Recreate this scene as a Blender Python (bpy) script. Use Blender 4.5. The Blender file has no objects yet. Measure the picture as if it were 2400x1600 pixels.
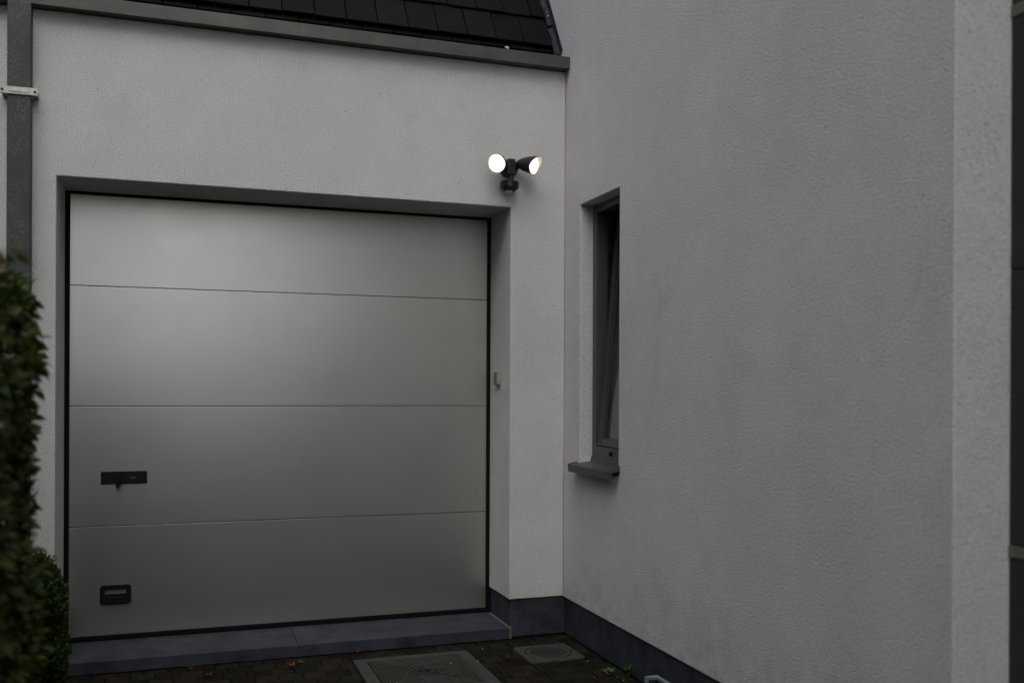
import bpy, bmesh, math, random
from mathutils import Vector, Matrix
R = math.radians
random.seed(7)
S = bpy.context.scene
C = S.collection

# ------------------------------------------------------------------ camera, sky, sun, exposure
cd = bpy.data.cameras.new('camera'); cam = bpy.data.objects.new('camera', cd); C.objects.link(cam)
cam.matrix_world = (Matrix.Translation((-2.005, -4.932, 1.351)) @ Matrix.Rotation(-0.33146, 4, 'Z')
                    @ Matrix.Rotation(R(90), 4, 'X') @ Matrix.Rotation(0.00468, 4, 'Z'))
cd.sensor_fit = 'HORIZONTAL'; cd.sensor_width = 36; cd.lens = 33.71
cd.shift_y = 0.0459; cd.clip_start = 0.05; cd.clip_end = 2000
cd.dof.use_dof = True; cd.dof.focus_distance = 5.2; cd.dof.aperture_fstop = 1.7
S.camera = cam

SUN_EL, SUN_AZ = 50.0, 198.0          # azimuth measured clockwise from +Y (behind the camera, a little to the left)
W = bpy.data.worlds.new('World'); S.world = W; W.use_nodes = True
nt = W.node_tree; nt.nodes.clear()
sky = nt.nodes.new('ShaderNodeTexSky'); sky.sky_type = 'NISHITA'; sky.sun_disc = False
sky.sun_elevation = R(SUN_EL); sky.sun_rotation = R(SUN_AZ); sky.air_density = 1.0; sky.dust_density = 1.0; sky.ozone_density = 2.0
hs = nt.nodes.new('ShaderNodeHueSaturation'); hs.inputs['Saturation'].default_value = 0.4
bg = nt.nodes.new('ShaderNodeBackground'); bg.inputs['Strength'].default_value = 0.09
wo = nt.nodes.new('ShaderNodeOutputWorld')
nt.links.new(sky.outputs[0], hs.inputs['Color']); nt.links.new(hs.outputs[0], bg.inputs[0]); nt.links.new(bg.outputs[0], wo.inputs[0])
sd = bpy.data.lights.new('sun', 'SUN'); sun = bpy.data.objects.new('sun', sd); C.objects.link(sun)
sd.energy = 0.5; sd.angle = R(60); sd.color = (1.0, 0.955, 0.875)
az, el = R(SUN_AZ), R(SUN_EL)
sdir = Vector((math.sin(az)*math.cos(el), math.cos(az)*math.cos(el), math.sin(el)))
sun.rotation_euler = sdir.to_track_quat('Z', 'Y').to_euler()
V = S.view_settings; V.view_transform = 'Standard'; V.look = 'None'; V.gamma = 1; V.use_curve_mapping = False
V.exposure = 1.38

# ------------------------------------------------------------------ materials
def nmat(name):
    m = bpy.data.materials.new(name); m.use_nodes = True
    return m, m.node_tree, m.node_tree.nodes['Principled BSDF']
def noise(t, scale, detail=4, rough=.55, vec=None, dist=0):
    n = t.nodes.new('ShaderNodeTexNoise'); n.inputs['Scale'].default_value = scale
    n.inputs['Detail'].default_value = detail; n.inputs['Roughness'].default_value = rough; n.inputs['Distortion'].default_value = dist
    if vec is not None: t.links.new(vec, n.inputs['Vector'])
    return n.outputs['Fac']
def ramp(t, fac, stops):
    r = t.nodes.new('ShaderNodeValToRGB'); t.links.new(fac, r.inputs[0])
    e = r.color_ramp.elements
    while len(e) < len(stops): e.new(.5)
    for k, (p, c) in enumerate(stops):
        e[k].position = p; e[k].color = (c, c, c, 1) if not hasattr(c, '__len__') else (*c, 1)
    return r.outputs[0]
def mix(t, fac, a, b, mode='MIX'):
    n = t.nodes.new('ShaderNodeMix'); n.data_type = 'RGBA'; n.blend_type = mode
    for sock, v in ((n.inputs[0], fac), (n.inputs[6], a), (n.inputs[7], b)):
        if isinstance(v, bpy.types.NodeSocket): t.links.new(v, sock)
        elif hasattr(v, '__len__'): sock.default_value = (*v, 1)
        else: sock.default_value = v
    return n.outputs[2]
def math_(t, op, a, b=0.):
    n = t.nodes.new('ShaderNodeMath'); n.operation = op
    for sock, v in ((n.inputs[0], a), (n.inputs[1], b)):
        if isinstance(v, bpy.types.NodeSocket): t.links.new(v, sock)
        else: sock.default_value = v
    return n.outputs[0]
def coords(t, scale=None, space='world'):
    if space == 'world': o = t.nodes.new('ShaderNodeNewGeometry').outputs['Position']
    else: o = t.nodes.new('ShaderNodeTexCoord').outputs['Object']
    if scale:
        mp = t.nodes.new('ShaderNodeMapping'); mp.inputs['Scale'].default_value = scale
        t.links.new(o, mp.inputs[0]); o = mp.outputs[0]
    return o
def bump(t, b, h, strength, dist):
    n = t.nodes.new('ShaderNodeBump'); n.inputs['Strength'].default_value = strength; n.inputs['Distance'].default_value = dist
    t.links.new(h, n.inputs['Height']); t.links.new(n.outputs[0], b.inputs['Normal'])
def simple(name, col, rough=.6, metal=0., var=.25, vscale=30., bscale=None, bstr=.3, bdist=.001, spec=None, rand=0.):
    m, t, b = nmat(name)
    p = coords(t)
    f = noise(t, vscale, 5, .6, p)
    k = ramp(t, f, [(.25, 1-var), (.75, 1+var)])
    c = mix(t, 1.0, col, k, 'MULTIPLY')
    if rand:
        oi = t.nodes.new('ShaderNodeObjectInfo')
        c = mix(t, 1.0, c, ramp(t, oi.outputs['Random'], [(0, 1-rand), (1, 1+rand)]), 'MULTIPLY')
    t.links.new(c, b.inputs['Base Color'])
    b.inputs['Roughness'].default_value = rough; b.inputs['Metallic'].default_value = metal
    if spec is not None: b.inputs['Specular IOR Level'].default_value = spec
    if bscale: bump(t, b, noise(t, bscale, 3, .6, p), bstr, bdist)
    return m

def stucco(name, tint, grain=260., specks=.0, bd=.010, splash=False):
    m, t, b = nmat(name)
    p = coords(t)
    big = noise(t, .9, 5, .6, p)
    mid = noise(t, 6., 5, .65, p)
    streak = noise(t, 1.0, 4, .6, coords(t, (2.5, 2.5, .6)))
    fine = noise(t, grain, 2, .55, p)
    g2 = noise(t, grain*.55, 1, .5, p)
    h = math_(t, 'ADD', math_(t, 'MULTIPLY', fine, .95), math_(t, 'MULTIPLY', g2, .4))
    c = mix(t, 1.0, tint, ramp(t, big, [(.3, .93), (.7, 1.04)]), 'MULTIPLY')
    c = mix(t, 1.0, c, ramp(t, mid, [(.3, .96), (.72, 1.03)]), 'MULTIPLY')
    c = mix(t, 1.0, c, ramp(t, streak, [(.35, .98), (.65, 1.02)]), 'MULTIPLY')
    c = mix(t, 1.0, c, ramp(t, h, [(.50, .76), (.68, 1.0), (.86, 1.08)]), 'MULTIPLY')
    # algae stain patches and dirt flecks with shapes of their own
    al = noise(t, 2.3, 6, .7, p, .4)
    c = mix(t, ramp(t, al, [(.60, 0), (.78, .42)]), c, (.40, .40, .33))
    sm = noise(t, 1.6, 6, .68, p, .5)
    c = mix(t, 1., c, ramp(t, sm, [(.28, .93), (.46, 1.0), (.7, 1.015)]), 'MULTIPLY')
    fl = t.nodes.new('ShaderNodeTexVoronoi'); fl.inputs['Scale'].default_value = 9.; t.links.new(p, fl.inputs['Vector'])
    c = mix(t, ramp(t, fl.outputs['Distance'], [(.018, .8), (.045, 0)]), c, (.16, .14, .12))
    if splash:
        sp = t.nodes.new('ShaderNodeSeparateXYZ'); t.links.new(p, sp.inputs[0])
        zz = math_(t, 'ADD', sp.outputs['Z'], math_(t, 'MULTIPLY', noise(t, 4., 5, .65, p), -.55))
        c = mix(t, math_(t, 'MULTIPLY', ramp(t, zz, [(.0, 1), (.28, 0)]), ramp(t, noise(t, 14, 5, .7, p), [(.35, 0), (.8, .55)])), c, (.34, .33, .27))
    if specks:
        dn = noise(t, 70., 3, .6, p); msk = noise(t, 5., 3, .6, p)
        s = math_(t, 'MULTIPLY', ramp(t, dn, [(.60, 0), (.70, 1)]), ramp(t, msk, [(.45, 0), (.65, specks)]))
        c = mix(t, s, c, (.22, .21, .18))
    t.links.new(c, b.inputs['Base Color'])
    b.inputs['Roughness'].default_value = .92; b.inputs['Specular IOR Level'].default_value = .25
    bump(t, b, h, 1.0, bd)
    return m

M = {}
M['stucco'] = stucco('rendered wall', (.72, .722, .695), 215, .10, .007)
M['stucco_side_lighttint'] = stucco('rendered side wall', (.735, .69, .685), 190, .4, .006, True)  # mauve tint paints in the light on this side; same render as front
M['stucco_end_lit'] = stucco('rendered wall end', (.73, .735, .705), 190, .7, .007)  # whiter copy of the render, the light on viewer-facing faces painted in
M['bluestone'] = simple('blue stone', (.034, .037, .047), .72, 0, .55, 9, 160, .5, .002, spec=.25)
M['mortar'] = simple('mortar', (.13, .11, .075), .9, 0, .3, 60, 300, .4, .002)
M['black'] = simple('black rubber', (.005, .005, .006), .7, 0, .2, 40, spec=.1)
M['blackplastic'] = simple('black plastic', (.006, .006, .009), .45, 0, .15, 60, spec=.25)
M['anthracite'] = simple('dark bronze metal', (.030, .029, .034), .33, .35, .12, 80, 500, .06, .0004)
M['zinc'] = simple('weathered zinc coping', (.082, .079, .069), .5, .35, .3, 9, 90, .10, .001)
M['windowmetal'] = simple('grey brown window frame', (.085, .083, .075), .42, .15, .12, 20)
M['sillmetal'] = simple('grey brown sill', (.07, .069, .061), .45, .2, .15, 15)
M['lead'] = simple('lead flashing', (.040, .043, .056), .45, .5, .4, 35, 60, .5, .004)
M['steelplate'] = simple('pale stainless clip', (.55, .53, .48), .38, .6, .2, 40)
M['galv'] = simple('galvanised steel', (.42, .46, .47), .4, .75, .2, 60)
M['concrete'] = simple('weathered concrete cover', (.046, .048, .041), .9, 0, .45, 22, 220, .5, .002, spec=.25)
M['lidbase'] = simple('dirty lid recess', (.022, .021, .013), .95, 0, .5, 30, spec=.1)
M['rimconcrete'] = simple('pale concrete rim', (.042, .045, .043), .9, 0, .4, 22, 220, .5, .002, spec=.25)
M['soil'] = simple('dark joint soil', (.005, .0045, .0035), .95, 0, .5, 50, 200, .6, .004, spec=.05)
M['moss'] = simple('moss', (.065, .06, .02), .95, 0, .6, 60, 300, .8, .004)
M['interior'] = simple('plaster with painted room shade', (.075, .068, .075), .9)  # dark tone paints the room's dimness into its walls and window lining
M['curtain'] = simple('grey curtain', (.42, .45, .48), .9)
M['white'] = simple('white fleck', (.7, .68, .6), .8)
M['sensor'] = simple('milky sensor dome', (.62, .64, .66), .35)
M['hoodlit'] = simple('cream reflector', (.75, .68, .56), .5)  # cream tone paints lamplight onto the inside of the hood
M['beige'] = simple('grey beige keypad', (.30, .30, .27), .5)
M['deadleaf'] = simple('orange dead leaf', (.17, .042, .010), .7, 0, .6, 90)
M['brownleaf'] = simple('brown dead leaf', (.06, .019, .009), .7, 0, .6, 90)
M['weed'] = simple('fresh weed', (.040, .080, .012), .6, 0, .3, 60)
M['bark'] = simple('bark', (.05, .038, .026), .9, 0, .4, 50)
M['asphalt'] = simple('asphalt', (.035, .034, .033), .9, 0, .4, 3., 120, .5, .004)

def tile_mat():
    m, t, b = nmat('dark roof tile'); p = coords(t)
    c = mix(t, noise(t, 7, 5, .6, p), (.0025, .003, .005), (.008, .008, .006))
    oi = t.nodes.new('ShaderNodeObjectInfo')
    c = mix(t, 1., c, ramp(t, oi.outputs['Random'], [(0, .65), (1, 1.4)]), 'MULTIPLY')
    c = mix(t, ramp(t, noise(t, 55, 4, .7, p), [(.62, 0), (.78, .35)]), c, (.02, .02, .014))
    t.links.new(c, b.inputs['Base Color']); b.inputs['Roughness'].default_value = .65; b.inputs['Specular IOR Level'].default_value = .08
    bump(t, b, noise(t, 130, 3, .6, p), .35, .002); return m
M['tile'] = tile_mat()
def paver_mat():
    m, t, b = nmat('brown paver'); p = coords(t)
    c = mix(t, noise(t, 11, 5, .7, p), (.007, .006, .0045), (.024, .020, .014))
    oi = t.nodes.new('ShaderNodeObjectInfo')
    c = mix(t, 1., c, ramp(t, oi.outputs['Random'], [(0, .6), (1, 1.4)]), 'MULTIPLY')
    c = mix(t, ramp(t, noise(t, 3.5, 5, .7, p), [(.5, 0), (.7, .5)]), c, (.022, .018, .008))
    c = mix(t, ramp(t, noise(t, 160, 2, .6, p), [(.66, 0), (.76, .5)]), c, (.10, .085, .065))
    t.links.new(c, b.inputs['Base Color']); b.inputs['Roughness'].default_value = .92; b.inputs['Specular IOR Level'].default_value = .06
    bump(t, b, noise(t, 180, 4, .65, p), .6, .003); return m
M['paver'] = paver_mat()
def door_mat():
    m, t, b = nmat('pale metallic door paint'); p = coords(t)
    c = mix(t, 1., (.545, .54, .495), ramp(t, noise(t, 2.2, 4, .6, p), [(.3, .96), (.7, 1.03)]), 'MULTIPLY')
    c = mix(t, 1., c, ramp(t, noise(t, 30, 4, .6, coords(t, (1, 1, .06))), [(.3, .995), (.7, 1.004)]), 'MULTIPLY')
    t.links.new(c, b.inputs['Base Color'])
    b.inputs['Metallic'].default_value = .97
    t.links.new(ramp(t, noise(t, 5, 4, .6, p), [(.3, .375), (.7, .395)]), b.inputs['Roughness'])
    h = math_(t, 'ADD', math_(t, 'MULTIPLY', noise(t, 1.6, 1, .5, p), 1.), math_(t, 'MULTIPLY', noise(t, 600, 2, .5, p), .02))
    bump(t, b, h, .06, .01); return m
M['door'] = door_mat()
def zinc_pipe():
    m, t, b = nmat('weathered grey downpipe'); p = coords(t)
    c = mix(t, noise(t, 5, 5, .65, p), (.032, .036, .042), (.070, .074, .076))
    sp = math_(t, 'MULTIPLY', ramp(t, noise(t, 120, 4, .75, p), [(.48, 0), (.66, 1)]), ramp(t, noise(t, 6, 3, .6, p), [(.38, 0), (.60, .8)]))
    c = mix(t, sp, c, (.20, .185, .13))
    t.links.new(c, b.inputs['Base Color']); b.inputs['Roughness'].default_value = .6; b.inputs['Metallic'].default_value = .3
    return m
M['pipe'] = zinc_pipe()
def dark_panel():
    m, t, b = nmat('dark cladding'); p = coords(t)
    c = mix(t, noise(t, 8, 5, .6, p), (.010, .010, .012), (.028, .026, .024))
    oi = t.nodes.new('ShaderNodeObjectInfo')
    c = mix(t, oi.outputs['Random'], c, mix(t, 1., c, (1.25, 1.05, .85), 'MULTIPLY'))
    t.links.new(c, b.inputs['Base Color']); b.inputs['Roughness'].default_value = .6
    bump(t, b, noise(t, 90, 4, .6, p), .3, .002); return m
M['clad'] = dark_panel()
M['trim'] = simple('pale trim', (.14, .125, .10), .7)
def leaf_mat(name, a, bcol, tip):
    m, t, b = nmat(name)
    g = t.nodes.new('ShaderNodeNewGeometry')
    rnd = g.outputs['Random Per Island']
    c = mix(t, rnd, a, bcol)
    c = mix(t, ramp(t, rnd, [(.86, 0), (.97, .8)]), c, tip)
    c = mix(t, 1., c, ramp(t, noise(t, 9, 3, .6, g.outputs['Position']), [(.3, .7), (.7, 1.25)]), 'MULTIPLY')
    t.links.new(c, b.inputs['Base Color']); b.inputs['Roughness'].default_value = .5
    b.inputs['Specular IOR Level'].default_value = .35
    tr = t.nodes.new('ShaderNodeBsdfTranslucent'); t.links.new(c, tr.inputs[0])
    ms = t.nodes.new('ShaderNodeMixShader'); ms.inputs[0].default_value = .22
    t.links.new(b.outputs[0], ms.inputs[1]); t.links.new(tr.outputs[0], ms.inputs[2])
    t.links.new(ms.outputs[0], t.nodes['Material Output'].inputs['Surface'])
    return m
M['hedge'] = leaf_mat('hedge leaf', (.024, .046, .005), (.095, .115, .012), (.13, .075, .018))
M['box'] = leaf_mat('box leaf', (.016, .036, .005), (.048, .092, .013), (.07, .06, .02))
def glass():
    m, t, b = nmat('window glass')
    b.inputs['Base Color'].default_value = (.30, .33, .36, 1); b.inputs['Roughness'].default_value = .05
    b.inputs['Transmission Weight'].default_value = .85; b.inputs['IOR'].default_value = 2.0
    return m
M['glass'] = glass()
def lamp():
    m, t, b = nmat('lit lamp lens')
    b.inputs['Base Color'].default_value = (.9, .9, .85, 1)
    b.inputs['Emission Color'].default_value = (1, .97, .90, 1); b.inputs['Emission Strength'].default_value = .58
    return m
M['lamp'] = lamp()

# ------------------------------------------------------------------ helpers
def obj(name, bm, m, parent=None, smooth=False, kind=None, label=None):
    me = bpy.data.meshes.new(name); bm.normal_update(); bm.to_mesh(me); bm.free()
    return lobj(name, me, m, parent, smooth, kind, label)
def lobj(name, me, m, parent=None, smooth=False, kind=None, label=None):
    mats = m if isinstance(m, (list, tuple)) else [m]
    if not me.materials:
        for k in mats: me.materials.append(M[k])
    if smooth:
        for p in me.polygons: p.use_smooth = True
        if smooth != 'all': me.set_sharp_from_angle(angle=R(38))
    o = bpy.data.objects.new(name, me); C.objects.link(o)
    if smooth is True:
        wn = o.modifiers.new('weighted', 'WEIGHTED_NORMAL'); wn.keep_sharp = True; wn.weight = 100
    if parent: o.parent = parent
    if kind: o['kind'] = kind
    if label: o['label'] = label
    return o
def tag(o, label, cat, group=None):
    o['label'] = label; o['category'] = cat
    if group: o['group'] = group
    return o
def thing(name, loc, label, cat, group=None):
    o = bpy.data.objects.new(name, None); C.objects.link(o); o.location = loc
    o.empty_display_size = .1
    return tag(o, label, cat, group)
def box(bm, x0, x1, y0, y1, z0, z1, bev=0, seg=2, mat=0):
    r = bmesh.ops.create_cube(bm, size=1)
    vs = r['verts']
    for v in vs:
        v.co = Vector((x0+(v.co.x+.5)*(x1-x0), y0+(v.co.y+.5)*(y1-y0), z0+(v.co.z+.5)*(z1-z0)))
    fs = list({f for v in vs for f in v.link_faces})
    for f in fs: f.material_index = mat
    if bev:
        es = list({e for v in vs for e in v.link_edges})
        r = bmesh.ops.bevel(bm, geom=es, offset=bev, segments=seg, affect='EDGES', profile=.6)
        for f in r['faces']: f.material_index = mat
    return vs
def nb(): return bmesh.new()
def onebox(name, dims, m, parent=None, bev=.002, seg=2, **k):
    bm = nb(); box(bm, *dims, bev=bev, seg=seg); return obj(name, bm, m, parent, **k)
def gridwall(us, vs, holes, to, thick, bev=.006):
    """flat wall of rectangles (cells minus holes) mapped by to(u,v,t), extruded by thick, outer edges rounded"""
    bm = nb(); vt = {}
    def g(i, j):
        if (i, j) not in vt: vt[i, j] = bm.verts.new(to(us[i], vs[j], 0))
        return vt[i, j]
    fs = []
    for i in range(len(us)-1):
        for j in range(len(vs)-1):
            if (i, j) in holes: continue
            fs.append(bm.faces.new((g(i, j), g(i+1, j), g(i+1, j+1), g(i, j+1))))
    ext = bmesh.ops.extrude_face_region(bm, geom=fs)
    d = Vector(to(0, 0, thick)) - Vector(to(0, 0, 0))
    for e in ext['geom']:
        if isinstance(e, bmesh.types.BMVert): e.co += d
    bmesh.ops.recalc_face_normals(bm, faces=bm.faces[:])
    es = [e for e in bm.edges if len(e.link_faces) == 2 and e.calc_face_angle() > .5]
    bmesh.ops.bevel(bm, geom=es, offset=bev, segments=3, affect='EDGES', profile=.5)
    bm.normal_update()
    return bm
def tube(bm, pts, r, n=10):
    """round bar through points"""
    rings = []
    for k, p in enumerate(pts):
        p = Vector(p)
        a = Vector(pts[max(k-1, 0)]); b = Vector(pts[min(k+1, len(pts)-1)])
        d = (b-a).normalized(); u = d.orthogonal().normalized(); w = d.cross(u)
        if rings:  # keep frames aligned
            u = (pu - d*pu.dot(d)).normalized(); w = d.cross(u)
        pu = u; rr = r[k] if hasattr(r, '__len__') else r
        rings.append([bm.verts.new(p+rr*(math.cos(2*math.pi*i/n)*u+math.sin(2*math.pi*i/n)*w)) for i in range(n)])
    for a, b in zip(rings, rings[1:]):
        for i in range(n): bm.faces.new((a[i], a[(i+1) % n], b[(i+1) % n], b[i]))
    bm.faces.new(rings[0][::-1]); bm.faces.new(rings[-1])
def lathe(bm, prof, n=32, mtx=None, cap0=True, cap1=True, mat=0, off=None):
    """prof: list of (radius, height) turned about local z"""
    rings = []
    for k, (r, h) in enumerate(prof):
        ring = []
        for i in range(n):
            a = 2*math.pi*i/n
            hh = h+(off(k, a) if off else 0)
            co = Vector((r*math.cos(a), r*math.sin(a), hh))
            ring.append(bm.verts.new(mtx @ co if mtx else co))
        rings.append(ring)
    for a, b in zip(rings, rings[1:]):
        for i in range(n):
            f = bm.faces.new((a[i], a[(i+1) % n], b[(i+1) % n], b[i])); f.material_index = mat
    if cap0: bm.faces.new(rings[0][::-1]).material_index = mat
    if cap1: bm.faces.new(rings[-1]).material_index = mat
    return rings

# ------------------------------------------------------------------ ground
bm = nb(); box(bm, -400, 400, -400, 400, -.4, -.014)
ground = obj('ground', bm, 'asphalt'); ground['kind'] = 'structure'
bm = nb(); box(bm, -2.62, .02, -6.2, .02, -.013, -.007)
drive = obj('driveway', bm, 'soil'); drive['kind'] = 'structure'
covers = [(-1.203, -.607, -.772, -.176), (-.374, -.076, -.508, -.194)]
def clip(rect, c):
    x0, x1, y0, y1 = rect; a0, a1, b0, b1 = c
    if x1 <= a0 or x0 >= a1 or y1 <= b0 or y0 >= b1: return [rect]
    out = []
    if x0 < a0: out.append((x0, a0, y0, y1))
    if x1 > a1: out.append((a1, x1, y0, y1))
    m0, m1 = max(x0, a0), min(x1, a1)
    if y0 < b0: out.append((m0, m1, y0, b0))
    if y1 > b1: out.append((m0, m1, b1, y1))
    return out
pieces = []
y = -.036; row = 0; PW, PD = .1095, .1
while y > -6.1:
    d = .066 if row == 0 else PD
    x = -2.61 + (.055 if row % 2 else 0) + (.025 if row % 3 == 2 else 0) - PW
    while x < .01:
        rs = [(max(x, -2.61), min(x+PW, .004), y-d, y)]
        for c in covers: rs = [q for r_ in rs for q in clip(r_, c)]
        for q in rs:
            if q[1]-q[0] > .018 and q[3]-q[2] > .018: pieces.append((q, row))
        x += PW
    y -= d; row += 1
def paver_bm(bm, q):
    x0, x1, y0, y1 = q; g = random.uniform(.0022, .0042); h = random.uniform(-.0028, .0022); c = .006
    tx, ty = random.uniform(-.012, .012), random.uniform(-.012, .012)
    cx, cy = (x0+x1)/2, (y0+y1)/2
    def V_(x, y, z): return bm.verts.new((x, y, z+(x-cx)*tx+(y-cy)*ty))
    j = lambda: random.uniform(-.0012, .0012)
    P0 = [V_(x0+g+j(), y0+g+j(), -.012), V_(x1-g+j(), y0+g+j(), -.012), V_(x1-g+j(), y1-g+j(), -.012), V_(x0+g+j(), y1-g+j(), -.012)]
    P1 = [V_(v.co.x, v.co.y, h-.004) for v in P0]
    P2 = [V_(v.co.x+(c if v.co.x < cx else -c), v.co.y+(c if v.co.y < cy else -c), h) for v in P0]
    for a, b in ((P0, P1), (P1, P2)):
        for i in range(4): bm.faces.new((a[i], a[(i+1) % 4], b[(i+1) % 4], b[i]))
    bm.faces.new(P2)
near = [p for p in pieces if p[0][2] > -1.32][:296]
far = [p for p in pieces if p not in near]
for q, r_ in near:
    bm = nb(); paver_bm(bm, q); obj('paver', bm, 'paver', drive, smooth=True)
bm = nb()
for q, r_ in far: paver_bm(bm, q)
obj('paving', bm, 'paver', drive, kind='stuff', smooth=True)

# ------------------------------------------------------------------ house
house = thing('house', (0, 0, 0), 'white rendered house corner with garage door, tilted narrow window and dark tiled roof', 'house')
OL, OR_, OZ = -2.564, -.3195, 2.335
PT = .204
# front wall with the garage opening
bm = gridwall([-6.5, OL, OR_, -.0015], [PT, OZ, 3.104], {(1, 0)}, lambda u, v, t: (u, t, v), .37)
obj('front_wall', bm, 'stucco', house, smooth=True)
# side wall with the window opening
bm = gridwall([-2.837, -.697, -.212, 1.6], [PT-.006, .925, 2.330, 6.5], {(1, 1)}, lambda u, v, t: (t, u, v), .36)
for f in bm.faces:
    if f.normal.y < -.6: f.material_index = 1  # viewer-facing faces take the whiter copy with light painted in
obj('side_wall', bm, ['stucco_side_lighttint', 'stucco_end_lit'], house, smooth=True)
# room behind the window
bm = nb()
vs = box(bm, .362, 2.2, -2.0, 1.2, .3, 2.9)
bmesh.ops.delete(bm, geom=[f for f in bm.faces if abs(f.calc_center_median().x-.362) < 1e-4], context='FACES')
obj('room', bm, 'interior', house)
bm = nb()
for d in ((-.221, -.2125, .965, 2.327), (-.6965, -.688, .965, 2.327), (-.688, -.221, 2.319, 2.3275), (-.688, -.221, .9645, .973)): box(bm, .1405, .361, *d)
obj('dark_reveal_lining', bm, 'interior', house)  # dark lining added so the opening behind the sash looks shaded
# plinth: mortar core with separate slabs
bm = nb()
box(bm, OR_+.02, .0215, .022, .36, 0, PT-.002)
box(bm, .0215, .34, -2.815, .36, 0, PT-.008)
plinth = obj('plinth', bm, 'mortar', house)
onebox('plinth', (-6.5, OL-.02, .022, .36, 0, PT-.002), 'mortar', house, bev=0)
g = .0025
for dims in [(OR_+.0095, .0095, .010, .0200, 0, PT-.003),
             (OR_+.0085, OR_+.034, .045, .353, 0, PT-.003),
             (.010, .040, -1.408+g, .0088, 0, PT-.009),
             (.010, .040, -2.826, -1.408-g, 0, PT-.009),
             (-3.62+g, OL-.010, .010, .040, 0, PT-.003),
             (-4.9+g, -3.62-g, .010, .040, 0, PT-.003),
             (OL-.034, OL-.0085, .045, .353, 0, PT-.003)]:
    onebox('plinth_slab', dims, 'bluestone', plinth, bev=.002)
# door sill slabs with mortar beds
bm = nb(); box(bm, OL-.004, OR_+.008, -.018, .345, -.005, .050)
box(bm, -.3262, -.3115, -.027, .352, 0, .0575)
sill = obj('door_sill', bm, 'mortar', house)
for x0, x1 in ((OL-.002, -1.4490), (-1.4455, -.3265)):
    onebox('sill_slab', (x0, x1, -.032, .366, 0, .059), 'bluestone', sill, bev=.003)

# garage door
bm = nb()
DY = .352
box(bm, OL-.012, -2.5405, DY, DY+.0075, .059, 2.372)
box(bm, -.3405, OR_+.012, DY, DY+.0075, .059, 2.372)
box(bm, -2.5405, -.3405, DY, DY+.0075, 2.3205, 2.372)
box(bm, OL-.012, OR_+.012, .395, .43, .059, 2.372)
box(bm, OL-.012, -2.5465, DY+.0075, .395, .059, 2.372)
door = obj('garage_door', bm, 'black', house)
js = [.086, .641, 1.251, 1.861, 2.3240]
for k in range(4):
    bm = nb()
    box(bm, -2.5455, -.3355, .360, .393, js[k]+(.0016 if k else 0), js[k+1]-.0016, bev=.0022, seg=2)
    if k == 0:
        box(bm, -2.544, -.337, .3597, .361, .1135, .1160)
        box(bm, -2.544, -.337, .3597, .361, .1225, .1235)
    obj('door_panel', bm, 'door', door, smooth=True)
onebox('bottom_seal', (-2.545, -.336, .356, .390, .0595, .0850), 'black', door, bev=.004)
onebox('lock_plate', (-2.393, -2.173, .353, .3595, .854, .919), 'blackplastic', door, bev=.0025)
bm = nb()
box(bm, -2.323, -2.297, .330, .353, .846, .921, bev=.004)
box(bm, -2.316, -2.304, .318, .332, .838, .905, bev=.003)
obj('lock_knob', bm, 'blackplastic', door, smooth=True)
for x, z in ((-2.384, .864), (-2.384, .909), (-2.182, .864), (-2.182, .909)):
    bm = nb(); lathe(bm, [(.004, 0), (.004, .002), (.003, .003)], 10, Matrix.Translation((x, .3532, z)) @ Matrix.Rotation(R(90), 4, 'X'))
    obj('screw_head', bm, 'black', door)
onebox('key_cover', (-2.257, -2.226, .3515, .3532, .8835, .8885), 'mortar', door, bev=.0005)
# recessed lift handle: frame, back and bar
def rrect(x0, x1, z0, z1, r, n=5):
    pts = []
    for cx, cz, a0 in ((x1-r, z1-r, 0), (x0+r, z1-r, 90), (x0+r, z0+r, 180), (x1-r, z0+r, 270)):
        for k in range(n+1):
            a = R(a0+90*k/n); pts.append((cx+r*math.cos(a), cz+r*math.sin(a)))
    return pts
def frame_ring(bm, outer, inner, y0, y1):
    A = [[bm.verts.new((x, yy, z)) for x, z in lst] for lst, yy in ((outer, y1), (outer, y0), (inner, y0), (inner, y1))]
    n = len(outer)
    for a, b in zip(A, A[1:]):
        for i in range(n): bm.faces.new((a[i], a[(i+1) % n], b[(i+1) % n], b[i]))
bm = nb()
frame_ring(bm, rrect(-2.395, -2.247, .241, .341, .016), rrect(-2.372, -2.271, .262, .317, .006), .348, .3598)
box(bm, -2.373, -2.270, .3500, .3595, .258, .297, bev=.003)
box(bm, -2.368, -2.274, .3470, .352, .272, .276, bev=.001, seg=1)
bmesh.ops.recalc_face_normals(bm, faces=bm.faces[:])
obj('lift_handle', bm, 'blackplastic', door, smooth=True)

# window
bm = nb()
fx0, fx1 = .074, .140
Y0, Y1, Z0, Z1 = -.694, -.2145, .930, 2.3275
box(bm, fx0, fx1, -.262, Y1, Z0, Z1, bev=.002)
box(bm, fx0, fx1, Y0, -.646, Z0, Z1, bev=.002)
box(bm, fx0+.001, fx1, -.646, -.262, 2.288, Z1, bev=.002)
box(bm, fx0+.001, fx1, -.646, -.262, Z0, 1.047, bev=.002)
win = obj('window', bm, 'windowmetal', house)
sash_m = Matrix.Translation((.080, 0, 1.052)) @ Matrix.Rotation(R(4.9), 4, 'Y')
bm = nb(); H = 1.235
box(bm, 0, .062, -.316, -.272, 0, H, bev=.003); box(bm, 0, .062, -.640, -.560, 0, H, bev=.003)
box(bm, .001, .061, -.560, -.316, 0, .036, bev=.003); box(bm, .001, .061, -.560, -.316, H-.07, H, bev=.003)
box(bm, .012, .020, -.326, -.3155, .036, H-.07); box(bm, .012, .020, -.560, -.326, .0355, .043)
box(bm, -.003, .001, -.300, -.294, .03, H-.03)
bm.transform(sash_m)
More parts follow.
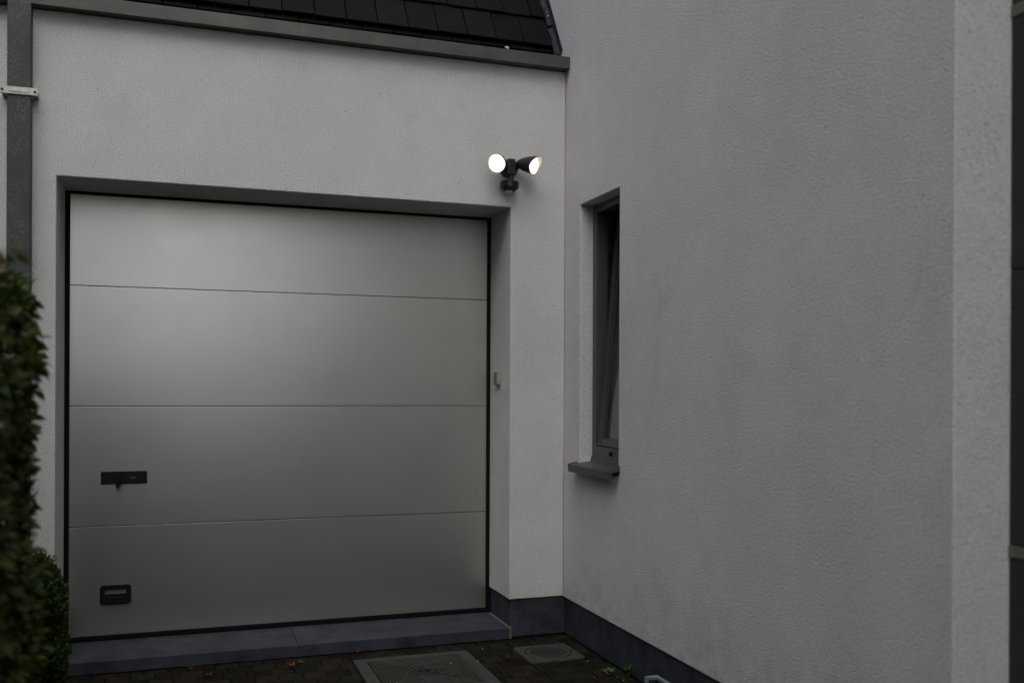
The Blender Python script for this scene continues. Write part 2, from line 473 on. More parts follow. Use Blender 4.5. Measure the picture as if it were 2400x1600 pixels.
obj('sash', bm, 'windowmetal', win, smooth=True)
bm = nb(); box(bm, .024, .044, -.5595, -.3165, .0365, H-.0705); bm.transform(sash_m)
obj('pane', bm, 'glass', win)
bm = nb(); n = 40
cv = [[bm.verts.new((.058+.006*math.sin(i*1.3)+.003*math.sin(i*.7), -.318-.242*i/n, z)) for i in range(n+1)] for z in (.04, .6, H-.08)]
for a_, b_ in zip(cv, cv[1:]):
    for i in range(n): bm.faces.new((a_[i], a_[i+1], b_[i+1], b_[i]))
bm.transform(sash_m)
obj('net_curtain', bm, 'curtain', win, smooth='all')
bm = nb(); lathe(bm, [(.011, 0), (.011, .010), (.008, .012)], 14, Matrix.Translation((.0745, -.458, 1.018)) @ Matrix.Rotation(R(-90), 4, 'Y'))
obj('drain_cap', bm, 'black', win)
# folded metal sill: sloping sheet, front lip and upturned ends
bm = nb()
def sheet(pts, y0, y1, th=.002):
    """profile in xz swept along y"""
    n = len(pts)
    A = [bm.verts.new((x, y0, z)) for x, z in pts]; B = [bm.verts.new((x, y1, z)) for x, z in pts]
    for i in range(n): bm.faces.new((A[i], A[(i+1) % n], B[(i+1) % n], B[i]))
    bm.faces.new(A[::-1]); bm.faces.new(B)
sheet([(.0735, .996), (.0735, .984), (.071, .960), (-.046, .944), (-.046, .910), (-.052, .910), (-.052, .950), (.0665, .966), (.0715, .996)], -.7185, -.1865)
sheet([(-.003, .980), (-.003, .955), (-.054, .940), (-.054, .964)], -.7205, -.7165)
sheet([(-.003, .962), (-.003, .940), (-.054, .925), (-.054, .953)], -.1885, -.1845)
bmesh.ops.recalc_face_normals(bm, faces=bm.faces[:])
obj('window_sill', bm, 'sillmetal', win)

# roof
SL = 1.69; TH = math.atan(SL)
def ry(z): return .07+(z-3.147)/SL
bm = nb()
pts = [(.006, 3.10), (ry(5.6)+.03, 5.6), (ry(5.6)+.2, 5.6), (.2, 3.10)]
pts[0] = (ry(3.10)+.03, 3.10)
A = [bm.verts.new((-6.5, y, z)) for y, z in pts]; B = [bm.verts.new((-.0015, y, z)) for y, z in pts]
for i in range(4): bm.faces.new((A[i], A[(i+1) % 4], B[(i+1) % 4], B[i]))
bm.faces.new(A[::-1]); bm.faces.new(B); bmesh.ops.recalc_face_normals(bm, faces=bm.faces[:])
roof = obj('roof', bm, 'soil', house)
def tile_mesh(w):
    bm = nb(); box(bm, -w/2, w/2, -.016, 0, 0, .335, bev=.003, seg=1)
    # nibbed, slightly cambered lower edge
    for v in bm.verts:
        if v.co.z < .01: v.co.y -= .0012*(1-(2*v.co.x/w)**2)
    me = bpy.data.meshes.new('roof_tile'); bm.to_mesh(me); bm.free(); return me
TW = .166
tm = tile_mesh(TW-.004); hm = tile_mesh(TW*.5-.004)
def put_tile(x, z, me=None, under=False):
    o = lobj('roof_tile', me or tm, 'tile', roof)
    y = ry(z)+(.022 if under else -.010)
    o.matrix_local = (Matrix.Translation((x, y+random.uniform(-.0015, .0015), z+random.uniform(-.002, .002))) @ Matrix.Rotation(-(math.pi/2-TH)+R(-0.0), 4, 'X')
        @ Matrix.Rotation(R(-3.6 if not under else -2), 4, 'X') @ Matrix.Rotation(R(random.uniform(-.35, .35)), 4, 'Y'))
for r_ in range(7):
    z = 3.283+.2*r_
    x = -.030-(0 if r_ % 2 == 0 else TW/2)-TW/2
    if r_ % 2: put_tile(-.030-TW/4, z, hm)
    while x > -4.0:
        put_tile(x, z); x -= TW
x = -.030-TW
put_tile(-.030-TW/4, 3.243, hm, True)
while x > -4.0:
    put_tile(x, 3.243, None, True); x -= TW
# lead flashing against the side wall
nrm = Vector((0, -math.sin(TH), math.cos(TH))); up = Vector((0, math.cos(TH), math.sin(TH)))
for k in range(6):
    bm = nb()
    s0 = .005+.235*k
    base = Vector((0, ry(3.20), 3.20))
    n = 8; L = .255
    rows = []
    for i in range(n+1):
        s = s0+L*i/n
        wob = .004*math.sin(i*1.7+k)+.006*(1-i/n)
        wd = .036-.010*math.sin(math.pi*i/n+k*.3)-(.012 if i == n else 0)
        rr = []
        for x, h in ((-.003, .07), (-.004, .040+wob), (-.014, .030+wob), (-wd, .026+wob), (-wd-.004, .019)):
            rr.append(bm.verts.new(base+up*s+nrm*h+Vector((x, 0, 0))))
        rows.append(rr)
    for a, b in zip(rows, rows[1:]):
        for i in range(4): bm.faces.new((a[i], a[i+1], b[i+1], b[i]))
    geo = bmesh.ops.solidify(bm, geom=bm.faces[:], thickness=.002)
    obj('flashing', bm, 'lead', roof, smooth='all')
bm = nb()
for s in (.325, .36):
    p = Vector((0, ry(3.20), 3.20))+up*s+nrm*.037+Vector((-.018, 0, 0))
    bmesh.ops.create_icosphere(bm, subdivisions=1, radius=.0042, matrix=Matrix.Translation(p))
obj('nail_heads', bm, 'steelplate', roof)

# box gutter
bm = nb()
prof = [(-.060, 3.105), (-.060, 3.168), (-.054, 3.171), (-.050, 3.167), (-.055, 3.161), (-.055, 3.110), (.066, 3.112), (.066, 3.20), (.072, 3.20), (.072, 3.1065), (-.052, 3.1055)]
A = [bm.verts.new((-6.5, y, z)) for y, z in prof]; B = [bm.verts.new((-.0012, y, z)) for y, z in prof]
n = len(prof)
for i in range(n): bm.faces.new((A[i], A[(i+1) % n], B[(i+1) % n], B[i]))
box(bm, -.0045, -.0013, -.0585, .065, 3.107, 3.166)
bmesh.ops.recalc_face_normals(bm, faces=bm.faces[:])
gut = obj('gutter', bm, 'zinc', house)
for x in (-1.93, -3.9):
    onebox('joint_cover', (x-.011, x+.011, -.0612, -.0565, 3.106, 3.1675), 'zinc', gut, bev=.0006, seg=1)

# downpipe
bm = nb()
box(bm, -2.764, -2.665, -.060, -.006, .02, 3.107, bev=.006, seg=3)
box(bm, -2.768, -2.661, -.0605, -.0055, 2.664, 2.676, bev=.002, seg=1)
pipe = obj('downpipe', bm, 'pipe', house, smooth=True)
def clipbracket(z):
    bm = nb()
    box(bm, -2.792, -2.636, -.0675, -.0635, z-.017, z+.017, bev=.0012, seg=1)
    box(bm, -2.7555, -2.6735, -.0705, -.0670, z-.007, z+.005, bev=.0015, seg=2)
    box(bm, -2.790, -2.770, -.0637, 0., z-.012, z+.012); box(bm, -2.659, -2.639, -.0637, 0., z-.012, z+.012)
    b = obj('bracket', bm, 'steelplate', pipe, smooth=True)
    bm = nb()
    for x in (-2.782, -2.647):
        lathe(bm, [(.0055, 0), (.0055, .004), (.004, .0055)], 12, Matrix.Translation((x, -.0673, z)) @ Matrix.Rotation(R(90), 4, 'X'))
    obj('bracket_screws', bm, 'anthracite', pipe)
clipbracket(2.697); clipbracket(1.478)
bm = nb(); tube(bm, [(-2.657, -.064, 2.680), (-2.653, -.068, 2.668), (-2.650, -.066, 2.655)], .0018, 6)
obj('wire_end', bm, 'black', pipe)

# ------------------------------------------------------------------ dark clad wall at the right edge
cw = thing('clad_wall', (.194, -4.2, 0), 'dark panelled wall with pale horizontal strips at the right edge', 'wall')
def w2l(dims): return (dims[0]-.194, dims[1]-.194, dims[2]+4.2, dims[3]+4.2, dims[4], dims[5])
onebox('backing', w2l((.212, .40, -6.4, -2.8385, 0, 4.2)), 'soil', cw, bev=0)
for k, (z0, z1) in enumerate([(.14, .884), (.919, 1.688), (1.692, 2.396), (2.433, 3.2), (3.24, 4.0)]):
    for y0, y1 in ((-4.0, -2.8395), (-5.2, -4.004), (-6.4, -5.204)):
        onebox('cladding_panel', w2l((.196, .2125, y0, y1, z0, z1)), 'clad', cw, bev=.002)
for z0, z1 in ((.886, .917), (2.398, 2.431)):
    onebox('trim_strip', w2l((.192, .2125, -6.4, -2.8395, z0, z1)), 'trim', cw, bev=.002)

# ------------------------------------------------------------------ brick house across the hedge (added out of frame to shade and tint the yard)
M['brick'] = simple('red brown brick', (.20, .105, .075), .9, 0, .3, 6)
M['rooftiles'] = simple('dark clay roof', (.035, .03, .03), .8, 0, .3, 5)
nh = thing('added_neighbour_house', (-11.2, -6.0, 0), 'added unseen brick house left of the hedge, shading and tinting the yard', 'house')
bm = gridwall([-8.0, -6.2, -4.8, -1.4, 0.0, 3.0, 4.4, 8.0], [0, .9, 2.2, 3.5, 4.7, 5.8], {(1, 1), (3, 1), (5, 1), (1, 3), (3, 3), (5, 3)}, lambda u, v, t: (2.6-t, u, v), .3)
obj('wall', bm, 'brick', nh)
onebox('wall', (-3.0, 2.3, 7.7, 7.998, 0, 5.8), 'brick', nh, bev=0); onebox('wall', (-3.0, 2.3, -7.998, -7.7, 0, 5.8), 'brick', nh, bev=0)
for y0, y1 in ((-6.2, -4.8), (-1.4, 0.0), (3.0, 4.4)):
    for z0, z1 in ((.9, 2.2), (3.5, 4.7)):
        bm = nb()
        for d in ((y0, y0+.07, z0, z1), (y1-.07, y1, z0, z1), (y0+.07, y1-.07, z0, z0+.07), (y0+.07, y1-.07, z1-.07, z1)): box(bm, 2.42, 2.5, *d)
        w_ = obj('window', bm, 'white', nh)
        onebox('pane', (2.44, 2.46, y0+.07, y1-.07, z0+.07, z1-.07), 'blackplastic', w_, bev=0)
bm = nb(); pr = [(2.9, 5.70), (0., 8.6), (-3.1, 5.70), (-3.1, 5.55), (0, 8.4), (2.9, 5.55)]
A = [bm.verts.new((x, -8.3, z)) for x, z in pr]; B = [bm.verts.new((x, 8.3, z)) for x, z in pr]
for i in range(6): bm.faces.new((A[i], A[(i+1) % 6], B[(i+1) % 6], B[i]))
bm.faces.new(A[::-1]); bm.faces.new(B); bmesh.ops.recalc_face_normals(bm, faces=bm.faces[:])
obj('roof', bm, 'rooftiles', nh)

# ------------------------------------------------------------------ floodlight with camera
fl = thing('security_floodlight', (-.337, 0, 2.54), 'dark twin floodlight with camera, both lamps lit, above the garage door corner', 'floodlight')
def T(x, y, z): return Matrix.Translation((x, y, z))
RX = Matrix.Rotation(R(90), 4, 'X')
bm = nb()
lathe(bm, [(.048, 0), (.050, .006), (.050, .022), (.047, .036), (.040, .043)], 40, RX)
obj('back_plate', bm, 'anthracite', fl, smooth=True)
bm = nb(); box(bm, -.0225, .0225, -.066, -.030, -.044, .044, bev=.007, seg=3)
bm.verts.ensure_lookup_table()
face = obj('front_cover', bm, 'anthracite', fl, smooth=True)
bm = nb(); lathe(bm, [(.0052, 0), (.0052, .0016)], 14, T(.001, -.0658, .003) @ RX)
obj('screw', bm, 'black', face)
def head(lc, nrm_, L=.105):
    nz = Vector(nrm_).normalized()
    up_ = Vector((0, 0, 1)); xx = (up_-nz*up_.dot(nz)).normalized()       # local x = hood side
    yy = nz.cross(xx)
    m = Matrix((( xx.x, yy.x, nz.x, lc[0]), (xx.y, yy.y, nz.y, lc[1]), (xx.z, yy.z, nz.z, lc[2]), (0, 0, 0, 1)))
    bm = nb()
    n = 40
    hood = lambda a: .032*max(0, (math.cos(a)+.25)/1.25)**1.3
    prof = [(.010, -L), (.018, -L+.003), (.0245, -L+.014), (.032, -L+.032), (.0395, -L+.056), (.0445, -L+.080), (.0475, 0)]
    rg = lathe(bm, prof, n, m, True, False)
    lip_o, lip_i, deep = [], [], []
    for i in range(n):
        a = 2*math.pi*i/n; h = .003+hood(a)
        k = 1+.0*h
        lip_o.append(bm.verts.new(m @ Vector((.0485*math.cos(a)*k, .0485*math.sin(a)*k, h))))
        lip_i.append(bm.verts.new(m @ Vector((.0468*math.cos(a)*k, .0468*math.sin(a)*k, h+.0004))))
        deep.append(bm.verts.new(m @ Vector((.0458*math.cos(a), .0458*math.sin(a), -.008))))
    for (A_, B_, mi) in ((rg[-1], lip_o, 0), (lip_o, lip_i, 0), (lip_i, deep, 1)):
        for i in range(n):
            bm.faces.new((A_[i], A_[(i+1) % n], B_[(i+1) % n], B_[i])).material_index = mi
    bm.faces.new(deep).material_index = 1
    hd = obj('lamp_head', bm, ['anthracite', 'hoodlit'], fl, smooth=True)
    bm = nb(); lathe(bm, [(.0452, -.006), (.0452, -.002), (.040, .0012), (.026, .0032), (.010, .004)], n, m)
    obj('lamp_lens', bm, 'lamp', hd, smooth=True)
    return m @ Vector((0, 0, -L))
for lc, nn, anchor in (((-.104, -.130, -.005), (-.60, -.76, -.16), (-.040, -.036, -.006)), ((.102, -.128, .002), (.60, -.77, -.20), (.040, -.036, -.004))):
    e = head(lc, nn)
    bm = nb(); tube(bm, [anchor, (Vector(anchor)+e)/2, e, e+(Vector(lc)-e)*.12], [.013, .010, .011, .012], 14)
    bmesh.ops.create_uvsphere(bm, u_segments=16, v_segments=10, radius=.0155, matrix=Matrix.Translation((Vector(anchor)*.6+e*.4)))
    obj('swivel_joint', bm, 'anthracite', fl, smooth=True)
bm = nb(); tube(bm, [(0, -.048, -.040), (0, -.055, -.062), (0, -.057, -.078)], [.011, .009, .013], 14)
bmesh.ops.create_uvsphere(bm, u_segments=16, v_segments=10, radius=.0125, matrix=T(0, -.055, -.058))
obj('camera_stem', bm, 'anthracite', fl, smooth=True)
# camera body: chamfered block narrowing at top and bottom
bm = nb()
def octo(w, d, c, z, oy=0):
    return [bm.verts.new((x-.010, y+oy-.056, z)) for x, y in ((-w+c, -d), (w-c, -d), (w, -d+c), (w, d-c), (w-c, d), (-w+c, d), (-w, d-c), (-w, -d+c))]
rings = [octo(.030, .022, .012, -.074), octo(.0445, .034, .013, -.080), octo(.0465, .036, .013, -.083), octo(.0465, .036, .013, -.114), octo(.0445, .034, .013, -.117), octo(.031, .024, .010, -.131)]
for a, b in zip(rings, rings[1:]):
    for i in range(8): bm.faces.new((a[i], a[(i+1) % 8], b[(i+1) % 8], b[i]))
bm.faces.new(rings[0]); bm.faces.new(rings[-1][::-1]); bmesh.ops.recalc_face_normals(bm, faces=bm.faces[:])
camu = obj('camera_body', bm, 'anthracite', fl)
onebox('camera_face', (-.0425, .0225, -.0945, -.0915, -.1125, -.0845), 'blackplastic', camu, bev=.001, seg=1)
bm = nb(); lathe(bm, [(.0135, 0), (.0135, .003), (.0115, .0042), (.0085, .002), (.0080, .0012)], 24, T(-.021, -.0942, -.099) @ RX)
lathe(bm, [(.0042, .001), (.0038, .0035), (.002, .0042)], 16, T(-.021, -.0942, -.099) @ RX)
obj('camera_lens', bm, 'windowmetal', camu, smooth=True)
bm = nb()
lathe(bm, [(.020, 0), (.0195, -.004), (.016, -.008), (.010, -.011), (.004, -.0122)], 24, T(-.016, -.060, -.129))
bmesh.ops.recalc_face_normals(bm, faces=bm.faces[:])
obj('motion_sensor', bm, 'sensor', camu, smooth=True)

# ------------------------------------------------------------------ keypad in the door reveal
kp = thing('keypad', (OR_, .195, 1.372), 'small grey keypad in the right reveal of the garage door', 'keypad')
onebox('housing', (-.016, -.0005, -.038, .038, 0, .074), 'beige', kp, bev=.003)
onebox('hinged_cover', (-.0195, -.0158, -.036, -.002, .004, .070), 'beige', kp, bev=.0012)
for r_ in range(5):
    for c_ in range(2):
        y0 = .003+c_*.0165; z0 = .006+r_*.0132
        onebox('key', (-.0185, -.0158, y0, y0+.0125, z0, z0+.0078), 'anthracite', kp, bev=.0008, seg=1)

# ------------------------------------------------------------------ covers in the paving
mc = thing('manhole_cover', (-.905, -.474, 0), 'square grey ribbed manhole cover with mossy rim in the brick paving', 'manhole cover')
bm = nb(); a, b = .294, .232
for d in ((-a, -b-.008, -a, a), (b+.008, a, -a, a), (-b-.008, b+.008, -a, -b-.008), (-b-.008, b+.008, b+.008, a)):
    box(bm, d[0], d[1], d[2], d[3], -.012, .003, bev=.0015, seg=1)
obj('rim', bm, 'rimconcrete', mc)
bm = nb()
for d in ((-b-.007, -b-.001, -b, b), (b+.001, b+.007, -b, b), (-b, b, -b-.007, -b-.001)): box(bm, *d, -.012, -.001)
obj('moss_seam', bm, 'moss', mc)
bm = nb(); box(bm, -b, b, -b, b, -.012, .0015, bev=.001, seg=1)
lid = obj('lid', bm, 'lidbase', mc)
bm = nb()
def ring_pts(h, c): return [(-h+c, -h), (h-c, -h), (h, -h+c), (h, h-c), (h-c, h), (-h+c, h), (-h, h-c), (-h, -h+c)]
for k in range(12):
    h = .222-k*.0145
    if h < .06: break
    c = .006+.0055*k
    o0, i0 = ring_pts(h, c), ring_pts(h-.0065, c)
    A = [[bm.verts.new((x, y, z)) for x, y in l] for l, z in ((o0, .001), ([(p[0]*.996, p[1]*.996) for p in o0], .0055), ([(p[0]*1.004, p[1]*1.004) for p in i0], .0055), (i0, .001))]
    for p, q in zip(A, A[1:]):
        for i in range(8): bm.faces.new((p[i], p[(i+1) % 8], q[(i+1) % 8], q[i]))
obj('lid_ribs', bm, 'concrete', lid)
for x in (-.042, .010):
    onebox('lifting_slot', (x, x+.032, -.036, .036, 0, .0040), 'black', lid, bev=.001, seg=1)

dg = thing('drain_grate', (-.225, -.351, 0), 'square floor drain with round slotted grate near the wall corner', 'drain')
bm = nb(); n = 48; h = .147; r0 = .121
out, inn = [], []
for i in range(n):
    a = 2*math.pi*(i+.5)/n; c_, s_ = math.cos(a), math.sin(a); k = h/max(abs(c_), abs(s_))
    out.append((c_*k, s_*k)); inn.append((c_*r0, s_*r0))
A = [[bm.verts.new((x, y, z)) for x, y in l] for l, z in ((out, -.012), (out, .002), (inn, .004), (inn, -.010))]
for p, q in zip(A, A[1:]):
    for i in range(n): bm.faces.new((p[i], p[(i+1) % n], q[(i+1) % n], q[i]))
obj('surround', bm, 'concrete', dg)
bm = nb(); rr = .114; ri = .096
lathe(bm, [(ri, -.006), (ri, .005), (rr, .005), (rr+.001, .002), (rr, -.01)], n, None, False, False)
bmesh.ops.recalc_face_normals(bm, faces=bm.faces[:])
gr = obj('grate_ring', bm, 'concrete', dg)
for k in range(10):
    yb = -.081+k*.018; hw = math.sqrt(ri*ri-yb*yb)
    onebox('grate_bar', (-hw-.002, hw+.002, yb-.0036, yb+.0036, .0022, .0045), 'rimconcrete', gr, bev=.0006, seg=1)
bm = nb(); lathe(bm, [(.119, -.0065), (.119, -.0060)], n); obj('drain_well', bm, 'black', dg)

# ------------------------------------------------------------------ low metal frame by the wall
sf = thing('boot_scraper', (-.15, -1.62, 0), 'low galvanised steel frame standing beside the side wall at the bottom edge', 'boot scraper')
bm = nb(); t_ = .007
box(bm, -t_, t_, -.24, .236, .158, .172, bev=.002)
obj('rail', bm, 'galv', sf)
for y in (.229, -.233):
    bm = nb(); box(bm, -.046, t_, y-t_, y+t_, .1585, .1725, bev=.002); obj('crossbar', bm, 'galv', sf)
    bm = nb(); box(bm, -.046-t_, -.0465+t_*.9, y-t_, y+t_, -.002, .172, bev=.002); obj('leg', bm, 'galv', sf)
    bm = nb(); box(bm, -t_*.9, t_*.9, y-t_*.9, y+t_*.9, -.002, .1575, bev=.002); obj('leg', bm, 'anthracite', sf)
bm = nb(); box(bm, -.0255, -.0215, -.225, .222, .06, .13, bev=.001); obj('scraper_blade', bm, 'anthracite', sf)

# ------------------------------------------------------------------ plants
def leaf(bm, p, d, nrm_, L, w, fold=.25, curl=.15):
    """pointed oval leaf: 4 + 4 triangles about a folded midrib"""
    d = d.normalized(); s = d.cross(nrm_)
    if s.length < 1e-3: s = d.orthogonal()
    s.normalize(); u = s.cross(d)
    mid = [p, p+d*L*.35+u*L*curl*.12, p+d*L*.7+u*L*curl*.0, p+d*L-u*L*curl*.6]
    wid = [0, 1, .78, 0]
    mv = [bm.verts.new(q) for q in mid]
    for sg in (-1, 1):
        sv = [bm.verts.new(mid[k]+s*sg*w*.5*wid[k]+u*fold*w*.5*wid[k]) for k in (1, 2)]
        f = [(mv[0], mv[1], sv[0]), (mv[1], mv[2], sv[1], sv[0]), (mv[2], mv[3], sv[1])]
        for q in f: bm.faces.new(q if sg > 0 else q[::-1])
def rv():
    while True:
        v = Vector((random.uniform(-1, 1), random.uniform(-1, 1), random.uniform(-1, 1)))
        if .05 < v.length < 1: return v.normalized()
from mathutils import noise as mn
hd = thing('hedge', (-2.95, -3.0, 0), 'tall leafy hedge with brownish tips at the left edge', 'hedge')
HX, HT, HY0, HY1 = -2.362, 1.60, -4.45, -2.2
HL = Vector((2.95, 3.0, 0))
bm = nb()
def hedge_leaf(p, n):
    k = mn.noise(p*3.1)*.03+mn.noise(p*9.)*.028-max(0., p.z-1.45)*.35*n.x
    q = p+n*(k-abs(random.gauss(0, .045)))
    d = (n*.75+rv()*.75+Vector((0, 0, -.05)))
    L = random.uniform(.028, .050)
    leaf(bm, q+HL, d, (n*.4+rv()+Vector((0, 0, .8))), L, L*random.uniform(.38, .52), .3, .35)
for _ in range(int(2300*1.6*(HY1-HY0))):
    hedge_leaf(Vector((HX, random.uniform(HY0, HY1), random.uniform(.02, HT))), Vector((1, 0, 0)))
for _ in range(int(1500*1.6*.65)):
    hedge_leaf(Vector((random.uniform(-3.05, HX), HY1, random.uniform(.02, HT))), Vector((0, 1, 0)))
for _ in range(int(1500*.6*(HY1-HY0))):
    hedge_leaf(Vector((random.uniform(-3.05, HX), random.uniform(HY0, HY1), HT)), Vector((0, 0, 1)))
for _ in range(1200):                     # rounded shoulder
    a = random.uniform(0, math.pi/2)
    hedge_leaf(Vector((HX-.05+.05*math.cos(a), random.uniform(HY0, HY1), HT-.05+.05*math.sin(a))), Vector((math.cos(a), 0, math.sin(a))).normalized())
for _ in range(1500):                     # far corner of the hedge, the profile seen against the wall
    a = random.uniform(0, math.pi/2)
    hedge_leaf(Vector((HX-.05+.05*math.cos(a), HY1-.05+.05*math.sin(a), random.uniform(.05, HT))), Vector((math.cos(a), math.sin(a), .1)))
for _ in range(16):                       # shoots sticking out
    p = Vector((HX+random.uniform(-.02, .03), random.uniform(HY0, HY1+.02), random.uniform(.1, HT+.03)))
    d = Vector((1, random.uniform(-.3, .6), random.uniform(-.2, .5))).normalized()
    for k in range(5):
        leaf(bm, p+d*(.009*k)+HL, d+rv()*.7, rv()+Vector((0, 0, 1)), random.uniform(.03, .045), .017, .3, .3)
obj('foliage', bm, 'hedge', hd)
bm = nb()
for _ in range(46):
    y = random.uniform(HY0+.1, HY1-.1); x = random.uniform(-2.85, -2.58)
    pts = [Vector((x, y, 0))]
    for k in range(5): pts.append(pts[-1]+Vector((random.uniform(-.05, .06), random.uniform(-.05, .05), random.uniform(.25, .33))))
    tube(bm, [p+HL for p in pts], [.016, .014, .012, .010, .008, .005], 6)
obj('stems', bm, 'bark', hd)
bm = nb(); box(bm, -3.05, HX-.13, HY0+.1, HY1-.13, .0, HT-.12, bev=.03); bm.transform(Matrix.Translation(HL))  # solid dark core, added to stop light passing through the leaves
obj('dark_core', bm, 'soil', hd, label='solid dark core added inside the hedge to block light')

# tall conifer hedges added unseen behind the viewer, to block sky light
M['conifer'] = leaf_mat('conifer spray', (.018, .032, .010), (.040, .060, .018), (.05, .05, .02))
for x0, x1, lab in ((-11.0, -3.35, 'added unseen conifer hedge blocking sky light, left of the gap behind the viewer'), (-.8, 9.0, 'added unseen conifer hedge blocking sky light, right of the gap behind the viewer')):
    th = thing('added_conifer_hedge', ((x0+x1)/2, -8.2, 0), lab, 'hedge', 'added conifer hedges behind the viewer')
    w_ = (x1-x0)/2; HH = 9.4
    bm = nb()
    for _ in range(int(w_*2*HH*38)):
        x = random.uniform(-w_, w_); z = random.uniform(.05, HH)
        p = Vector((x, .62+.18*mn.noise(Vector((x*1.3, z*.5, 3))), z+.25*mn.noise(Vector((x*2, 5, 1)))))
        L = random.uniform(.14, .26)
        leaf(bm, p, Vector((0, .7, .7))+rv()*.6, rv()+Vector((0, .5, .2)), L, L*.5)
    for _ in range(int(w_*2*60)):
        x = random.uniform(-w_, w_); y = random.uniform(-.6, .6); L = random.uniform(.2, .35)
        leaf(bm, Vector((x, y, HH-.1+.25*mn.noise(Vector((x*2, 5, 1))))), Vector((0, 0, 1))+rv()*.6, rv(), L, L*.4)
    obj('foliage', bm, 'conifer', th)
    bm = nb(); box(bm, -w_+.1, w_-.1, -.55, .5, .1, HH-.15); obj('dark_core', bm, 'soil', th)  # solid dark core that blocks light through this added hedge
    x = -w_+.5
    while x < w_:
        bm = nb(); tube(bm, [(x, 0, -.02), (x+.02, 0, 1.2), (x, .02, 3.)], [.11, .09, .07], 8); obj('trunk', bm, 'bark', th); x += 1.15

M['darkwood'] = simple('dark stained timber', (.020, .016, .013), .75, 0, .35, 18, spec=.2, rand=.25)
gt = thing('added_drive_gate', (-2.35, -7.9, 0), 'added unseen dark board gate in the hedge gap, darkening the lower door reflection', 'gate')  # unseen gate added to cut low light and darken the door's reflection
for x in (-1.07, 1.43): onebox('post', (x, x+.12, -.06, .06, -.01, 2.0), 'darkwood', gt, bev=.006)
for k in range(12): onebox('board', (-.94, 1.42, -.012, .012, .06+k*.152, .205+k*.152), 'darkwood', gt, bev=.003)
fn = thing('added_fence', (-3.1, -.1, 0), 'added unseen timber fence left of the downpipe, darkening the lower walls', 'fence')  # unseen fence added to shade the lower walls
for y in (-2.0, -1.0, -.06): onebox('post', (-.05, .05, y-.05, y+.05, -.01, 2.05), 'darkwood', fn, bev=.005)
for y0, y1 in ((-1.94, -1.06), (-.94, -.12)):
    for k in range(13): onebox('board', (-.012, .012, y0, y1, .05+k*.15, .195+k*.15), 'darkwood', fn, bev=.003)

bs = thing('box_shrub', (-2.615, -.62, 0), 'small clipped box shrub beside the garage door sill', 'shrub')
bm = nb()
for _ in range(15000):
    a = random.uniform(0, 2*math.pi); z = random.uniform(0.02, .66)
    r_ = .172*(1-max(0, (z-.50)/.16)**2*.55)*(.97+.03*math.sin(z*30))
    if random.random() < .18: z = random.uniform(.56, .64); r_ = random.uniform(0, .12)
    p = Vector((r_*math.cos(a), r_*math.sin(a), z)); n = Vector((math.cos(a), math.sin(a), .25 if z < .55 else .9)).normalized()
    p += n*(mn.noise(Vector((a*2, z*9, 1)))*.022-abs(random.gauss(0, .016)))
    L = random.uniform(.012, .021)
    leaf(bm, p, n+rv()*.8+Vector((0, 0, .45)), rv()+Vector((0, 0, .6)), L, L*.58, .25, .1)
for _ in range(40):                       # upright tips
    a = random.uniform(0, 2*math.pi); r_ = random.uniform(0, .13); b0 = Vector((r_*math.cos(a), r_*math.sin(a), .60))
    for k in range(9):
        L = random.uniform(.011, .018); leaf(bm, b0+Vector((0, 0, .007*k)), rv()+Vector((0, 0, .9)), rv(), L, L*.55)
obj('foliage', bm, 'box', bs)
bm = nb()
for _ in range(12):
    a = random.uniform(0, 6.28); tube(bm, [(.02*math.cos(a), .02*math.sin(a), -.01), (.06*math.cos(a), .06*math.sin(a), .3), (.10*math.cos(a), .10*math.sin(a), .56)], [.008, .005, .003], 6)
obj('stems', bm, 'bark', bs)
bm = nb(); lathe(bm, [(.10, .0), (.135, .1), (.135, .48), (.08, .585)], 20); obj('dark_core', bm, 'soil', bs)  # solid dark core behind the leaves, added to block light

# weeds, fallen leaves and litter
def plant(name, loc, n, L, label, cat, m='weed', grass=False):
    bm = nb()
    for k in range(n):
        a = random.uniform(0, 6.28); d = Vector((math.cos(a), math.sin(a), random.uniform(.3, 1.2) if not grass else random.uniform(1.4, 3.5)))
        l = L*random.uniform(.6, 1.2)
        leaf(bm, Vector((random.uniform(-.012, .012), random.uniform(-.012, .012), -.002)), d, Vector((0, 0, 1)), l, l*(.42 if not grass else .07), .2, .5)
    o = obj(name, bm, m); o.location = loc; return tag(o, label, cat)
plant('weed', (-.085, -.79, 0), 9, .045, 'bright green weed in the paving close to the side wall', 'weed')
plant('grass_tuft', (-.022, -.86, 0), 26, .075, 'dark grass tuft at the foot of the side wall', 'grass', 'box', True)
plant('grass_tuft', (-.111, -.004, 0), 14, .035, 'tiny grass tuft under the front plinth by the wall corner', 'grass', 'box', True)
plant('weed', (-1.452, -.150, .001), 7, .022, 'tiny yellow green weed near the orange leaf in the paving', 'weed')
plant('weed', (-1.955, -.045, .001), 6, .02, 'tiny green weed at the foot of the door sill', 'weed')
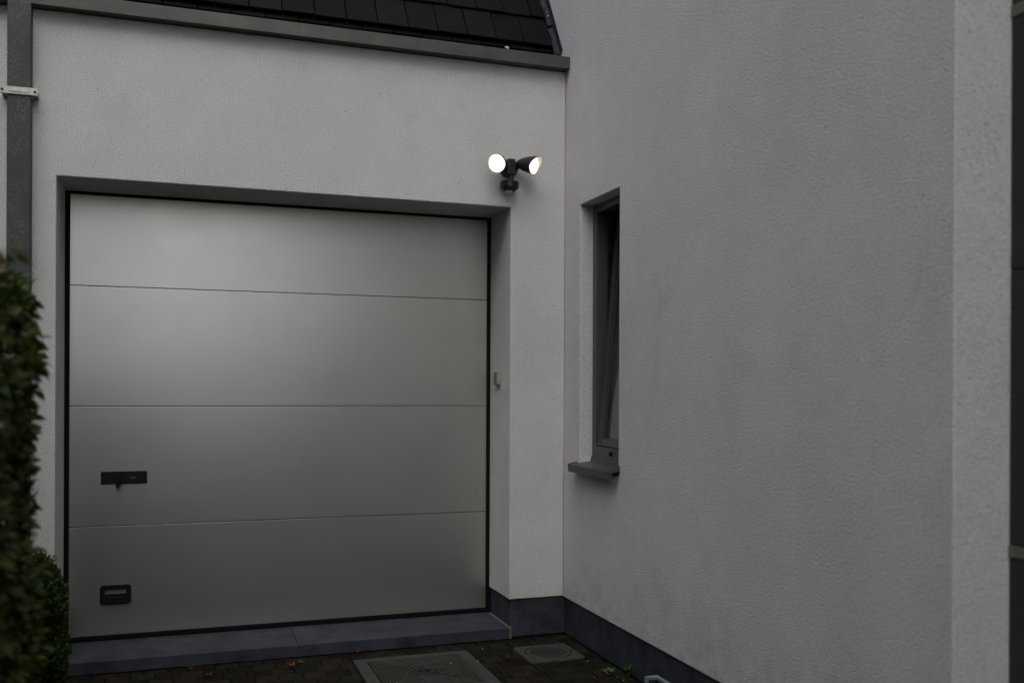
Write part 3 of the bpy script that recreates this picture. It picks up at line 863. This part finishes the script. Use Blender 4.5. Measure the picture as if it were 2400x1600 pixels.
def dead_leaf(loc, L, rz, m, label):
    bm = nb(); n = 9; w = L*.55
    rows = []
    for i in range(n):
        f = i/(n-1); ww = w*math.sin(math.pi*min(1, f*.96+.04))**.8*.5
        rows.append([bm.verts.new(((f-.5)*L, s*ww, .004+.010*abs(s)**1.5*(1+.5*math.sin(i*2.1))+.012*(f-.5)**2*4+random.uniform(0, .002))) for s in (-1, -.5, 0, .5, 1)])
    for a, b in zip(rows, rows[1:]):
        for i in range(4): bm.faces.new((a[i], a[i+1], b[i+1], b[i]))
    bmesh.ops.remove_doubles(bm, verts=bm.verts[:], dist=1e-5)
    tube(bm, [(-L*.5, 0, .008), (-L*.65, .004, .004), (-L*.78, .002, .003)], .0009, 5)
    o = obj('fallen_leaf', bm, m, smooth='all'); o.location = loc; o.rotation_euler = (R(random.uniform(-10, 10)), R(random.uniform(-8, 8)), rz)
    return tag(o, label, 'leaf', 'fallen leaves on the paving')
dead_leaf((-1.505, -.222, .003), .046, .3, 'deadleaf', 'curled bright orange leaf lying on the paving before the sill')
dead_leaf((-1.885, -.262, .002), .055, .1, 'brownleaf', 'flat dull red brown leaf left of the orange leaf')
dead_leaf((-1.955, -.155, .003), .026, 1.7, 'deadleaf', 'small upright orange leaf scrap near the left paving rows')
dead_leaf((-1.165, -.085, .002), .032, .5, 'brownleaf', 'small reddish leaf between sill and manhole cover')
dead_leaf((-.46, -.42, .002), .03, 2.0, 'brownleaf', 'small reddish leaf between manhole cover and drain')
bm = nb()
for _ in range(46):
    x, y = random.uniform(-2.3, -.03), random.uniform(-1.1, -.05); r_ = random.uniform(.0012, .0034)
    bmesh.ops.create_icosphere(bm, subdivisions=1, radius=r_, matrix=T(x, y, r_*.5+.001) @ Matrix.Scale(.6, 4, (0, 0, 1)))
lt = obj('grit', bm, 'white', kind='stuff'); tag(lt, 'scattered pale specks of grit on the dark paving', 'grit')
bm = nb()
bmesh.ops.create_icosphere(bm, subdivisions=2, radius=.010, matrix=T(0, 0, .006) @ Matrix.Diagonal((1.2, .5, .7, 1)))
for v in bm.verts: v.co += v.co.normalized()*mn.noise(v.co*300)*.003
bmesh.ops.create_icosphere(bm, subdivisions=1, radius=.006, matrix=T(.008, 0, -.004) @ Matrix.Diagonal((1, .5, 1.2, 1)))
o = obj('bird_dropping', bm, 'white', smooth='all'); o.location = (-.365, -.056, 3.172); tag(o, 'small white dropping on the gutter edge under the roof tiles', 'dropping')
